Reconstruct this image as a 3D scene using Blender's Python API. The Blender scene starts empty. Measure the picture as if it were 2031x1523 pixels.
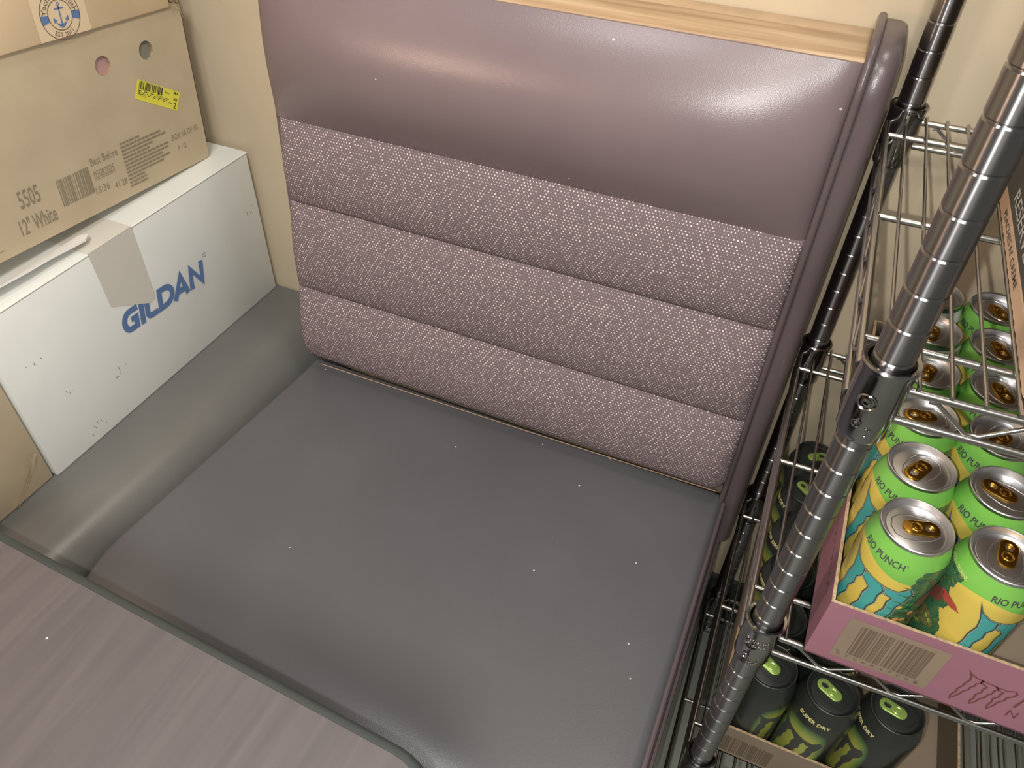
import bpy, bmesh, math, random
from mathutils import Vector, Matrix
random.seed(4)
C = bpy.context.scene.collection
SC = bpy.context.scene
ZO = 1.02                      # floor height offset: all coordinates below are taken from the near shelf collar
PI = math.pi
# ------------------------------------------------------------------ camera
cam = bpy.data.cameras.new('camera'); camo = bpy.data.objects.new('camera', cam); C.objects.link(camo)
RM = ((0.9140298265, 0.4047806538, 0.0264971427), (0.2943502327, -0.616886262, -0.7299378646), (-0.2791190011, 0.6749844162, -0.6829997227))
CP = Vector((-0.07956, -0.43197, 0.3076 + ZO))
camo.matrix_world = Matrix(((RM[0][0], -RM[1][0], -RM[2][0], CP.x), (RM[0][1], -RM[1][1], -RM[2][1], CP.y),
                            (RM[0][2], -RM[1][2], -RM[2][2], CP.z), (0, 0, 0, 1)))
cam.sensor_fit = 'HORIZONTAL'; cam.sensor_width = 36; cam.lens = 36 * 1522.71 / 2031
cam.clip_start = .01
SC.camera = camo
# ------------------------------------------------------------------ light and exposure
SC.view_settings.view_transform = 'Standard'; SC.view_settings.look = 'None'
SC.view_settings.gamma = 1; SC.view_settings.exposure = 0; SC.view_settings.use_curve_mapping = False
world = bpy.data.worlds.new('world'); SC.world = world; world.use_nodes = True
world.node_tree.nodes['Background'].inputs[0].default_value = (1, .96, .92, 1)
world.node_tree.nodes['Background'].inputs[1].default_value = .20
def lamp(name, kind, loc, power, col, size=None, aim=None, size_y=None):
    l = bpy.data.lights.new(name, kind); l.energy = power; l.color = col
    if kind == 'AREA':
        l.size = size
        if size_y: l.shape = 'RECTANGLE'; l.size_y = size_y
    else: l.shadow_soft_size = size
    o = bpy.data.objects.new(name, l); C.objects.link(o); o.location = (loc[0], loc[1], loc[2] + ZO)
    if aim is not None:
        d = Vector((aim[0], aim[1], aim[2] + ZO)) - o.location
        o.rotation_euler = d.to_track_quat('-Z', 'Y').to_euler()
    return o
right = Vector(RM[0]); down = Vector(RM[1])
fl = CP - right * .024 + down * .010
lamp('phone_flash', 'POINT', (fl.x, fl.y, fl.z - ZO), 16, (1, .97, .93), .004)
lamp('warm_highlight_lamp', 'AREA', (-1.08, -.84, .24), 4.6, (1, .66, .46), .17, (-.6, 0, -.3))  # unseen warm light, floating where it sets the warm highlights on the vinyl
lamp('seat_highlight_lamp', 'AREA', (-.62, -.52, 1.25), 6.5, (1, .98, .97), .13, (-.6, -.3, -.3))  # unseen light added above the table for the seat front's highlight
lamp('ledge_highlight_lamp', 'AREA', (.05, .22, 1.25), 5, (1, .90, .78), .22, (-.75, .1, -.5))  # unseen light added overhead for the streak along the bench edge
lamp('overhead_fill_lamp', 'AREA', (.15, -1.25, 1.45), 31, (1, .93, .86), .42, (-.6, .2, -.4))  # unseen overhead key, placed to brighten the carton faces and fill the room
# ------------------------------------------------------------------ material helpers
MATS = {}
def nodes(m):
    m.use_nodes = True
    nt = m.node_tree
    return nt, nt.nodes, nt.links, nt.nodes['Principled BSDF']
def mat(name, col, rough=.6, metal=0, spec=None, noise=None, bump=None, coat=None):
    """plain procedural material; noise=(scale, amount, detail) varies the colour; bump=(scale, strength, distance)"""
    if name in MATS: return MATS[name]
    m = bpy.data.materials.new(name); MATS[name] = m
    nt, N, L, B = nodes(m)
    B.inputs['Base Color'].default_value = (*col, 1); B.inputs['Roughness'].default_value = rough; B.inputs['Metallic'].default_value = metal
    if spec is not None: B.inputs['Specular IOR Level'].default_value = spec
    if coat: B.inputs['Coat Weight'].default_value = coat[0]; B.inputs['Coat Roughness'].default_value = coat[1]
    if noise or bump:
        tc = N.new('ShaderNodeTexCoord')
    if noise:
        n = N.new('ShaderNodeTexNoise'); n.inputs['Scale'].default_value = noise[0]; n.inputs['Detail'].default_value = noise[2] if len(noise) > 2 else 4
        L.new(tc.outputs['Object'], n.inputs['Vector'])
        r = N.new('ShaderNodeMapRange'); r.inputs[1].default_value = .3; r.inputs[2].default_value = .7
        r.inputs[3].default_value = 1 - noise[1]; r.inputs[4].default_value = 1 + noise[1]
        L.new(n.outputs['Fac'], r.inputs[0])
        mx = N.new('ShaderNodeMix'); mx.data_type = 'RGBA'; mx.blend_type = 'MULTIPLY'; mx.inputs[0].default_value = 1
        mx.inputs[6].default_value = (*col, 1); L.new(r.outputs[0], mx.inputs[7]); L.new(mx.outputs[2], B.inputs['Base Color'])
    if bump:
        n = N.new('ShaderNodeTexNoise'); n.inputs['Scale'].default_value = bump[0]; n.inputs['Detail'].default_value = 3
        L.new(tc.outputs['Object'], n.inputs['Vector'])
        b = N.new('ShaderNodeBump'); b.inputs['Strength'].default_value = bump[1]; b.inputs['Distance'].default_value = bump[2]
        L.new(n.outputs['Fac'], b.inputs['Height']); L.new(b.outputs[0], B.inputs['Normal'])
    return m
def vinyl(name, col, specks=True, rough=.36):
    """grained upholstery vinyl, with white lint specks lying on it"""
    if name in MATS: return MATS[name]
    m = bpy.data.materials.new(name); MATS[name] = m
    nt, N, L, B = nodes(m)
    B.inputs['Roughness'].default_value = rough; B.inputs['Specular IOR Level'].default_value = .5
    tc = N.new('ShaderNodeTexCoord')
    big = N.new('ShaderNodeTexNoise'); big.inputs['Scale'].default_value = 4; big.inputs['Detail'].default_value = 3
    L.new(tc.outputs['Object'], big.inputs['Vector'])
    r = N.new('ShaderNodeMapRange'); r.inputs[1].default_value = .3; r.inputs[2].default_value = .7; r.inputs[3].default_value = .9; r.inputs[4].default_value = 1.1
    L.new(big.outputs['Fac'], r.inputs[0])
    mx = N.new('ShaderNodeMix'); mx.data_type = 'RGBA'; mx.blend_type = 'MULTIPLY'; mx.inputs[0].default_value = 1; mx.inputs[6].default_value = (*col, 1)
    L.new(r.outputs[0], mx.inputs[7]); last = mx.outputs[2]
    if specks:
        v = N.new('ShaderNodeTexVoronoi'); v.inputs['Scale'].default_value = 26; L.new(tc.outputs['Object'], v.inputs['Vector'])
        lt = N.new('ShaderNodeMath'); lt.operation = 'LESS_THAN'; lt.inputs[1].default_value = .034; L.new(v.outputs['Distance'], lt.inputs[0])
        w = N.new('ShaderNodeSeparateColor'); L.new(v.outputs['Color'], w.inputs[0])
        g = N.new('ShaderNodeMath'); g.operation = 'GREATER_THAN'; g.inputs[1].default_value = .55; L.new(w.outputs[0], g.inputs[0])
        a = N.new('ShaderNodeMath'); a.operation = 'MULTIPLY'; L.new(lt.outputs[0], a.inputs[0]); L.new(g.outputs[0], a.inputs[1])
        mm = N.new('ShaderNodeMix'); mm.data_type = 'RGBA'; L.new(a.outputs[0], mm.inputs[0]); L.new(last, mm.inputs[6]); mm.inputs[7].default_value = (.55, .52, .5, 1)
        last = mm.outputs[2]
    L.new(last, B.inputs['Base Color'])
    gr = N.new('ShaderNodeTexVoronoi'); gr.inputs['Scale'].default_value = 900; L.new(tc.outputs['Object'], gr.inputs['Vector'])
    b = N.new('ShaderNodeBump'); b.inputs['Strength'].default_value = .12; b.inputs['Distance'].default_value = .0005
    L.new(gr.outputs['Distance'], b.inputs['Height']); L.new(b.outputs[0], B.inputs['Normal'])
    return m
def weave(name, base, fleck):
    """coarse woven upholstery: pale yarn flecks on a mauve ground, read from the UVs in metres"""
    m = bpy.data.materials.new(name); MATS[name] = m
    nt, N, L, B = nodes(m)
    B.inputs['Roughness'].default_value = .85; B.inputs['Specular IOR Level'].default_value = .15
    tc = N.new('ShaderNodeTexCoord'); sp = N.new('ShaderNodeSeparateXYZ'); L.new(tc.outputs['UV'], sp.inputs[0])
    def math_(op, a, b=None):
        n = N.new('ShaderNodeMath'); n.operation = op
        for i, x in enumerate((a, b)):
            if x is None: continue
            if isinstance(x, (int, float)): n.inputs[i].default_value = x
            else: L.new(x, n.inputs[i])
        return n.outputs[0]
    PX, PZ = .0043, .0036
    wob = N.new('ShaderNodeTexNoise'); wob.inputs['Scale'].default_value = 60; L.new(tc.outputs['UV'], wob.inputs['Vector'])
    u = math_('ADD', math_('DIVIDE', sp.outputs[0], PX), math_('MULTIPLY', wob.outputs['Fac'], .7)); v = math_('DIVIDE', sp.outputs[1], PZ)
    row = math_('FLOOR', v)
    u2 = math_('ADD', u, math_('MULTIPLY', math_('MODULO', row, 2.0), .5))
    su = math_('SINE', math_('MULTIPLY', u2, PI)); sv = math_('SINE', math_('MULTIPLY', v, PI))
    h = math_('MULTIPLY', math_('MULTIPLY', su, su), math_('ABSOLUTE', sv))
    wn = N.new('ShaderNodeTexWhiteNoise'); wn.noise_dimensions = '2D'
    cm = N.new('ShaderNodeCombineXYZ'); L.new(math_('FLOOR', u2), cm.inputs[0]); L.new(row, cm.inputs[1]); L.new(cm.outputs[0], wn.inputs['Vector'])
    th = math_('SUBTRACT', .97, math_('MULTIPLY', wn.outputs['Value'], .46))
    mr = N.new('ShaderNodeMapRange'); L.new(math_('SUBTRACT', h, th), mr.inputs[0]); mr.inputs[1].default_value = -.05; mr.inputs[2].default_value = .22
    n2 = N.new('ShaderNodeTexNoise'); n2.inputs['Scale'].default_value = 700; n2.inputs['Detail'].default_value = 2; L.new(tc.outputs['UV'], n2.inputs['Vector'])
    cr = N.new('ShaderNodeMix'); cr.data_type = 'RGBA'; cr.inputs[6].default_value = (*[c * .66 for c in base], 1); cr.inputs[7].default_value = (*[c * 1.3 for c in base], 1)
    L.new(n2.outputs['Fac'], cr.inputs[0])
    mx = N.new('ShaderNodeMix'); mx.data_type = 'RGBA'; L.new(mr.outputs[0], mx.inputs[0]); L.new(cr.outputs[2], mx.inputs[6]); mx.inputs[7].default_value = (*fleck, 1)
    L.new(mx.outputs[2], B.inputs['Base Color'])
    b = N.new('ShaderNodeBump'); b.inputs['Strength'].default_value = .6; b.inputs['Distance'].default_value = .0008
    L.new(h, b.inputs['Height']); L.new(b.outputs[0], B.inputs['Normal'])
    return m
def wood(name, c1, c2, scale, rough, axis='X', spec=.4, specks=False, line=.5):
    """grain stretched along an axis"""
    m = bpy.data.materials.new(name); MATS[name] = m
    nt, N, L, B = nodes(m)
    B.inputs['Roughness'].default_value = rough; B.inputs['Specular IOR Level'].default_value = spec
    tc = N.new('ShaderNodeTexCoord'); mp = N.new('ShaderNodeMapping'); L.new(tc.outputs['Object'], mp.inputs[0])
    mp.inputs['Scale'].default_value = (scale * .08, scale, scale) if axis == 'X' else (scale, scale * .08, scale)
    n = N.new('ShaderNodeTexNoise'); n.inputs['Scale'].default_value = 1; n.inputs['Detail'].default_value = 6; n.inputs['Distortion'].default_value = .6
    L.new(mp.outputs[0], n.inputs['Vector'])
    cr = N.new('ShaderNodeValToRGB'); cr.color_ramp.elements[0].position = .36; cr.color_ramp.elements[1].position = .36 + line * .6
    cr.color_ramp.elements[0].color = (*c1, 1); cr.color_ramp.elements[1].color = (*c2, 1)
    L.new(n.outputs['Fac'], cr.inputs[0]); last = cr.outputs[0]
    if specks:
        v = N.new('ShaderNodeTexVoronoi'); v.inputs['Scale'].default_value = 34; L.new(tc.outputs['Object'], v.inputs['Vector'])
        lt = N.new('ShaderNodeMath'); lt.operation = 'LESS_THAN'; lt.inputs[1].default_value = .035; L.new(v.outputs['Distance'], lt.inputs[0])
        w = N.new('ShaderNodeSeparateColor'); L.new(v.outputs['Color'], w.inputs[0])
        g = N.new('ShaderNodeMath'); g.operation = 'GREATER_THAN'; g.inputs[1].default_value = .5; L.new(w.outputs[0], g.inputs[0])
        a = N.new('ShaderNodeMath'); a.operation = 'MULTIPLY'; L.new(lt.outputs[0], a.inputs[0]); L.new(g.outputs[0], a.inputs[1])
        mm = N.new('ShaderNodeMix'); mm.data_type = 'RGBA'; L.new(a.outputs[0], mm.inputs[0]); L.new(last, mm.inputs[6]); mm.inputs[7].default_value = (.6, .56, .54, 1)
        last = mm.outputs[2]
    L.new(last, B.inputs['Base Color'])
    return m
VINYL = vinyl('maroon_vinyl', (.170, .132, .140), True, .31)  # milky flash veil is put into the base colours of the dark materials
VINYLS = vinyl('grey_seat_vinyl', (.099, .100, .109), True, .30)  # same vinyl in a darker, greyer tone for the seat
VINYL2 = vinyl('maroon_vinyl_plain', (.105, .083, .088), False, .3)
VINYLB = vinyl('brown_black_vinyl', (.138, .140, .132), True, .29)
FABRIC = weave('mauve_weave', (.165, .132, .143), (.72, .62, .62))
PLANK = wood('pale_wood', (.33, .215, .12), (.55, .41, .26), 60, .55)
REARSHADE = mat('tan_rear_shade', (.46, .33, .21), .6, noise=(30, .12))
LAMIN = wood('walnut_laminate', (.078, .070, .073), (.110, .098, .100), 75, .42, 'Y', .45, True, .9)
WALL = mat('beige_wall_paint', (.50, .42, .295), .75, noise=(6, .03), bump=(90, .08, .002))
FLOORM = mat('grey_green_floor_tile', (.27, .29, .25), .6, noise=(9, .12))
BLACKR = mat('black_rubber', (.036, .044, .043), .5)
CARD = mat('brown_cardboard', (.48, .40, .275), .85, spec=.2, noise=(14, .06))
CARDT = mat('dull_tray_cardboard', (.225, .178, .13), .85, spec=.2, noise=(14, .07))
CARDF = mat('peach_cardboard', (.50, .35, .24), .8, spec=.2, noise=(20, .06))
CARDL = mat('kraft_light_cardboard', (.66, .52, .34), .8, spec=.2, noise=(12, .07))
CARDE = mat('cardboard_raw_edge', (.33, .245, .15), .9, spec=.1, noise=(300, .3))
WHITEC = mat('white_cardboard', (.72, .74, .70), .7, spec=.25, noise=(7, .05))
WHITEF = mat('white_flap', (.86, .85, .82), .7, spec=.25)
TAPE = mat('clear_beige_tape', (.60, .585, .52), .45, spec=.35)
TAPEC = mat('clear_packing_tape', (.58, .47, .31), .3)
INKB = mat('blue_ink', (.11, .19, .37), .7, spec=.2)
INKN = mat('navy_ink', (.095, .115, .20), .7, spec=.2)
INKK = mat('faded_black_ink', (.25, .21, .145), .8, spec=.1)
INKG = mat('brown_ink', (.13, .095, .07), .8, spec=.1)
PRINTK = mat('black_print', (.045, .048, .044), .6)
LABELP = mat('cream_label', (.66, .53, .36), .7, spec=.2)
YELLOWL = mat('yellow_label', (.72, .68, .07), .6)
PINKF = mat('pink_filling', (.45, .28, .26), .8)
GREYF = mat('grey_green_filling', (.21, .21, .16), .8)
CHROME = mat('chrome_steel', (.33, .325, .33), .13, 1.0, bump=(40, .03, .001))
POSTM = mat('turned_chrome_post', (.29, .285, .29), .27, 1.0)
_nt = POSTM.node_tree; _b = _nt.nodes['Principled BSDF']; _t = _nt.nodes.new('ShaderNodeTangent'); _t.direction_type = 'RADIAL'; _t.axis = 'Z'
_nt.links.new(_t.outputs[0], _b.inputs['Tangent']); _b.inputs['Anisotropic'].default_value = .95; _b.inputs['Anisotropic Rotation'].default_value = .25
WIREM = mat('chrome_wire', (.44, .435, .41), .24, 1.0)
ALU = mat('brushed_aluminium_lid', (.66, .66, .67), .33, 1.0, bump=(200, .05, .0003))
AMBER = mat('amber_anodised_tab', (.50, .28, .045), .22, 1.0)
GREENT = mat('green_anodised_tab', (.36, .55, .14), .3, .55)
BLACKCAN = mat('black_can_lid', (.022, .026, .024), .42, .2)
MAGENTA = mat('magenta_print_card', (.265, .125, .165), .65, spec=.3, noise=(9, .08))
TEAL = mat('teal_print', (.045, .27, .26), .35, spec=.5)
DARKP = mat('dark_outline_print', (.035, .06, .05), .4)
GREYP = mat('grey_outline_print', (.30, .33, .29), .4)
GOLDP = mat('gold_print', (.55, .52, .22), .45)
REDP = mat('red_print', (.30, .055, .035), .4)
DKRED = mat('dark_red_print', (.13, .04, .03), .45)
ORANGEP = mat('orange_print', (.62, .26, .08), .45)
LEAFP = mat('leaf_print', (.045, .14, .055), .45, noise=(400, .5))
LEAFL = mat('pale_leaf_print', (.16, .30, .06), .45)
OLIVEP = mat('olive_print', (.10, .10, .035), .45, noise=(300, .4))
WHITEP = mat('white_print', (.75, .75, .72), .4)
BLACKCARD = mat('black_print_card', (.075, .07, .06), .55)
GREYTXT = mat('pale_grey_print', (.42, .42, .40), .6)
PEACHP = mat('peach_line_print', (.50, .30, .18), .6)
# can sleeves ---------------------------------------------------------------
def can_shader(name, kind):
    m = bpy.data.materials.new(name); MATS[name] = m
    nt, N, L, B = nodes(m)
    B.inputs['Roughness'].default_value = .25; B.inputs['Metallic'].default_value = .15
    tc = N.new('ShaderNodeTexCoord'); sp = N.new('ShaderNodeSeparateXYZ'); L.new(tc.outputs['Object'], sp.inputs[0])
    def M(op, a, b=None, c=None):
        n = N.new('ShaderNodeMath'); n.operation = op
        for i, x in enumerate((a, b, c)):
            if x is None: continue
            if isinstance(x, (int, float)): n.inputs[i].default_value = x
            else: L.new(x, n.inputs[i])
        return n.outputs[0]
    def mix(f, a, b):
        n = N.new('ShaderNodeMix'); n.data_type = 'RGBA'; L.new(f, n.inputs[0])
        for i, x in ((6, a), (7, b)):
            if isinstance(x, tuple): n.inputs[i].default_value = (*x, 1)
            else: L.new(x, n.inputs[i])
        return n.outputs[2]
    ang = M('ARCTAN2', sp.outputs[1], sp.outputs[0]); z = sp.outputs[2]
    no = N.new('ShaderNodeTexNoise'); no.inputs['Scale'].default_value = 70; no.inputs['Detail'].default_value = 5; L.new(tc.outputs['Object'], no.inputs['Vector'])
    nn = no.outputs['Fac']
    if kind == 'punch':
        # green shoulder over a yellow body, the edge dipping once each way round; a painted thicket up one side
        edge = M('ADD', .1300, M('MULTIPLY', M('SINE', M('MULTIPLY', M('ADD', ang, 3.745), 2.0)), .0062))
        c = mix(M('GREATER_THAN', z, edge), (.56, .44, .085), (.165, .42, .075))
        d1 = M('ABSOLUTE', M('SUBTRACT', ang, -.80)); d2 = M('ABSOLUTE', M('SUBTRACT', ang, 2.34))
        d = M('MINIMUM', d1, d2)
        wid = M('SUBTRACT', .80, M('MULTIPLY', z, 2.6))
        f = M('LESS_THAN', M('ADD', d, M('MULTIPLY', M('SUBTRACT', nn, .5), 1.0)), wid)
        f = M('MULTIPLY', f, M('LESS_THAN', z, .139))
        r = N.new('ShaderNodeValToRGB'); e = r.color_ramp.elements
        e[0].position = .36; e[0].color = (.02, .07, .04, 1); e[1].position = .66; e[1].color = (.12, .20, .06, 1)
        e2 = r.color_ramp.elements.new(.47); e2.color = (.035, .16, .075, 1); e3 = r.color_ramp.elements.new(.57); e3.color = (.05, .075, .03, 1)
        n3 = N.new('ShaderNodeTexNoise'); n3.inputs['Scale'].default_value = 190; n3.inputs['Detail'].default_value = 4; n3.inputs['Distortion'].default_value = 1.5
        L.new(tc.outputs['Object'], n3.inputs['Vector']); L.new(n3.outputs['Fac'], r.inputs[0])
        c = mix(f, c, r.outputs[0])
    else:
        # black can with one glowing green-yellow patch either side
        d1 = M('ABSOLUTE', M('SUBTRACT', ang, -2.0)); d2 = M('ABSOLUTE', M('SUBTRACT', ang, 1.14))
        a = M('MULTIPLY', M('MINIMUM', d1, d2), .034)
        e = M('SQRT', M('ADD', M('POWER', M('DIVIDE', a, .030), 4.0), M('POWER', M('DIVIDE', M('SUBTRACT', z, .066), .056), 4.0)))
        r = N.new('ShaderNodeValToRGB'); el = r.color_ramp.elements
        el[0].position = .42; el[0].color = (.33, .36, .07, 1); el[1].position = 1.0; el[1].color = (.024, .028, .025, 1)
        e2 = r.color_ramp.elements.new(.74); e2.color = (.10, .19, .055, 1)
        L.new(e, r.inputs[0]); c = r.outputs[0]
    L.new(c, B.inputs['Base Color'])
    return m
PUNCH = can_shader('tropical_can_print', 'punch')
DRY = can_shader('black_green_can_print', 'dry')
LEMONC = mat('dark_green_can_print', (.05, .10, .06), .35)
# ------------------------------------------------------------------ mesh helpers
def finish(name, bm, m, parent=None, smooth=35, base=None, kind=None):
    """link a bmesh as ONE object; coordinates are world ones (shelf frame handled by 'base'), moved into the parent's frame"""
    bmesh.ops.recalc_face_normals(bm, faces=bm.faces) if base != 'flat' else None
    me = bpy.data.meshes.new(name); bm.to_mesh(me); bm.free()
    ms = m if isinstance(m, (list, tuple)) else [m]
    for x in ms: me.materials.append(x)
    if smooth:
        for p in me.polygons: p.use_smooth = True
        me.set_sharp_from_angle(angle=math.radians(smooth))
    o = bpy.data.objects.new(name, me); C.objects.link(o)
    if parent: o.parent = parent
    if kind: o['kind'] = kind
    return o
def shift(bm, root):
    """world coordinates -> the frame of a root Empty that stands at root.location (unrotated)"""
    bmesh.ops.translate(bm, verts=bm.verts, vec=-Vector(root['at']))
    return bm
def thing(name, label, cat, at, rotz=0, group=None):
    o = bpy.data.objects.new(name, None); C.objects.link(o); o.empty_display_size = .05
    o.location = (at[0], at[1], at[2] + ZO); o.rotation_euler = (0, 0, rotz)
    o['at'] = list(at); o['label'] = label; o['category'] = cat
    if group: o['group'] = group
    return o
def part(name, bm, m, root, smooth=35, parent=None, kind=None, flat=False):
    shift(bm, root)
    return finish(name, bm, m, parent or root, smooth, 'flat' if flat else None, kind)
def structure(name, bm, m, smooth=0):
    o = finish(name, bm, m, None, smooth); o.location.z += ZO; o['kind'] = 'structure'; return o
def box(x0, x1, y0, y1, z0, z1, bev=0, seg=2, bm=None):
    own = bmesh.new()
    bmesh.ops.create_cube(own, size=1)
    bmesh.ops.scale(own, vec=(x1 - x0, y1 - y0, z1 - z0), verts=own.verts)
    bmesh.ops.translate(own, vec=((x0 + x1) / 2, (y0 + y1) / 2, (z0 + z1) / 2), verts=own.verts)
    if bev: bmesh.ops.bevel(own, geom=list(own.edges), offset=bev, segments=seg, profile=.5, affect='EDGES')
    if bm is None: return own
    merge(bm, own); return bm
def merge(a, b):
    me = bpy.data.meshes.new('t'); b.to_mesh(me); b.free(); a.from_mesh(me); bpy.data.meshes.remove(me)
def tube(pts, r, n=8, bm=None, closed=False):
    bm = bm or bmesh.new()
    P = [Vector(p) for p in pts]; rings = []
    k = len(P)
    up = None
    for i in range(k):
        if closed: t = (P[(i + 1) % k] - P[i - 1]).normalized()
        else: t = (P[min(i + 1, k - 1)] - P[max(i - 1, 0)]).normalized()
        if up is None:
            up = Vector((0, 0, 1)) if abs(t.z) < .9 else Vector((1, 0, 0))
        s = t.cross(up).normalized(); up = s.cross(t).normalized()
        rings.append([bm.verts.new(P[i] + (s * math.cos(2 * PI * j / n) + up * math.sin(2 * PI * j / n)) * r) for j in range(n)])
    for i in range(k if closed else k - 1):
        a, b = rings[i], rings[(i + 1) % k]
        for j in range(n): bm.faces.new((a[j], a[(j + 1) % n], b[(j + 1) % n], b[j]))
    if not closed: bm.faces.new(rings[0][::-1]); bm.faces.new(rings[-1])
    return bm
def lathe(prof, n=48, bm=None, cx=0, cy=0, cz=0):
    bm = bm or bmesh.new(); rings = []
    for r, z in prof:
        if r < 1e-6: rings.append([bm.verts.new((cx, cy, cz + z))])
        else: rings.append([bm.verts.new((cx + r * math.cos(2 * PI * j / n), cy + r * math.sin(2 * PI * j / n), cz + z)) for j in range(n)])
    for a, b in zip(rings, rings[1:]):
        for j in range(n):
            A = a[j % len(a)], a[(j + 1) % n % len(a)]; D = b[j % len(b)], b[(j + 1) % n % len(b)]
            if len(a) == 1 and len(b) == 1: continue
            if len(a) == 1: bm.faces.new((A[0], D[1], D[0]))
            elif len(b) == 1: bm.faces.new((A[0], A[1], D[0]))
            else: bm.faces.new((A[0], A[1], D[1], D[0]))
    return bm
def loft(secs, cap=True, closed=True, bm=None):
    bm = bm or bmesh.new()
    R = [[bm.verts.new(p) for p in s] for s in secs]
    n = len(R[0])
    for a, b in zip(R, R[1:]):
        for j in range(n if closed else n - 1): bm.faces.new((a[j], a[(j + 1) % n], b[(j + 1) % n], b[j]))
    if cap and closed: bm.faces.new(R[0][::-1]); bm.faces.new(R[-1])
    return bm
def stops(a, b, ra, rb, n=14, m=8):
    """grid positions, dense inside the rounded edges"""
    s = [a + ra * (1 - math.cos(PI / 2 * i / m)) for i in range(m)] if ra else []
    s += [a + ra + (b - rb - a - ra) * i / n for i in range(n + 1)]
    s += [b - rb * (1 - math.cos(PI / 2 * (m - 1 - i) / m)) for i in range(m)] if rb else []
    return s
def cushion(x0, x1, y0, y1, z0, z1, rx0, rx1, ry0, ry1, crown=.006, warp=None, slant=0):
    xs = stops(x0, x1, rx0, rx1); ys = stops(y0, y1, ry0, ry1)
    bm = bmesh.new(); G = []
    for x in xs:
        row = []
        for y in ys:
            drop = 0
            ex = ey = 0
            if rx0 and x < x0 + rx0: ex = (x0 + rx0 - x) / rx0; Rx = rx0
            elif rx1 and x > x1 - rx1: ex = (x - x1 + rx1) / rx1; Rx = rx1
            if ry0 and y < y0 + ry0: ey = (y0 + ry0 - y) / ry0; Ry = ry0
            elif ry1 and y > y1 - ry1: ey = (y - y1 + ry1) / ry1; Ry = ry1
            if ex: drop += Rx * (1 - math.sqrt(max(0, 1 - ex * ex)))
            if ey: drop += Ry * (1 - math.sqrt(max(0, 1 - ey * ey)))
            u = (x - x0) / (x1 - x0); v = (y - y0) / (y1 - y0)
            z = z1 + crown * 16 * u * (1 - u) * v * (1 - v) - drop
            px = x + (warp(y, u) if warp else 0)
            row.append(bm.verts.new((px, y - slant * (x - x0) * (y1 - y) / (y1 - y0), max(z, z0 + .001))))
        G.append(row)
    nx, ny = len(xs), len(ys)
    for i in range(nx - 1):
        for j in range(ny - 1): bm.faces.new((G[i][j], G[i + 1][j], G[i + 1][j + 1], G[i][j + 1]))
    rim = [G[i][0] for i in range(nx)] + [G[-1][j] for j in range(1, ny)] + [G[i][-1] for i in range(nx - 2, -1, -1)] + [G[0][j] for j in range(ny - 2, 0, -1)]
    low = [bm.verts.new((v.co.x, v.co.y, z0)) for v in rim]
    k = len(rim)
    for i in range(k): bm.faces.new((rim[i], low[i], low[(i + 1) % k], rim[(i + 1) % k]))
    bm.faces.new(low)
    return bm
# flat print: outlines in (u, v), later laid on a plane or wrapped round a can --------------------
def poly_bm(loops, layer=0, bm=None):
    bm = bm or bmesh.new()
    for lp in loops:
        own = bmesh.new(); own.faces.new([own.verts.new((u, v, layer)) for u, v in lp])
        bmesh.ops.triangulate(own, faces=own.faces); merge(bm, own)
    return bm
def rect(u0, v0, u1, v1): return [(u0, v0), (u1, v0), (u1, v1), (u0, v1)]
def stroke(pts, w, closed=False, layer=0, bm=None):
    bm = bm or bmesh.new(); P = [Vector((p[0], p[1], 0)) for p in pts]; k = len(P); a = []; b = []
    for i in range(k):
        if closed: d0 = (P[i] - P[i - 1]).normalized(); d1 = (P[(i + 1) % k] - P[i]).normalized()
        else: d0 = (P[i] - P[i - 1]).normalized() if i else (P[1] - P[0]).normalized(); d1 = (P[i + 1] - P[i]).normalized() if i < k - 1 else d0
        t = (d0 + d1); t = t.normalized() if t.length > 1e-6 else d0
        n = Vector((-t.y, t.x, 0)); c = max(.5, n.dot(Vector((-d0.y, d0.x, 0))))
        p = P[i].copy(); p.z = layer
        a.append(bm.verts.new(p + n * w / 2 / c)); b.append(bm.verts.new(p - n * w / 2 / c))
    for i in range(k if closed else k - 1):
        j = (i + 1) % k; bm.faces.new((a[i], b[i], b[j], a[j]))
    return bm
TXT = {}
def text_bm(s, w, h, bold=0.0, layer=0):
    """lettering in the built-in font, scaled to the box w x h, lower left at the origin"""
    key = (s, bold)
    if key not in TXT:
        cu = bpy.data.curves.new('lettering', 'FONT'); cu.body = s; cu.offset = bold; cu.resolution_u = 3
        ob = bpy.data.objects.new('lettering', cu); C.objects.link(ob)
        bpy.context.view_layer.update()
        me = bpy.data.meshes.new_from_object(ob.evaluated_get(bpy.context.evaluated_depsgraph_get()))
        bpy.data.objects.remove(ob); bpy.data.curves.remove(cu); TXT[key] = me
    bm = bmesh.new(); bm.from_mesh(TXT[key])
    xs = [v.co.x for v in bm.verts]; ys = [v.co.y for v in bm.verts]
    x0, x1, y0, y1 = min(xs), max(xs), min(ys), max(ys)
    for v in bm.verts: v.co = ((v.co.x - x0) / (x1 - x0) * w, (v.co.y - y0) / (y1 - y0) * h, layer)
    return bm
def at(bm, u, v, rot=0):
    c, s = math.cos(rot), math.sin(rot)
    for w in bm.verts: w.co = (u + c * w.co.x - s * w.co.y, v + s * w.co.x + c * w.co.y, w.co.z)
    return bm
def lay(bm, o, U, V, Nn, eps=.0004):
    """(u, v, layer) -> world point on a plane"""
    o, U, V, Nn = Vector(o), Vector(U).normalized(), Vector(V).normalized(), Vector(Nn).normalized()
    for w in bm.verts: w.co = o + U * w.co.x + V * w.co.y + Nn * (eps * (1 + w.co.z))
    return bm
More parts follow.
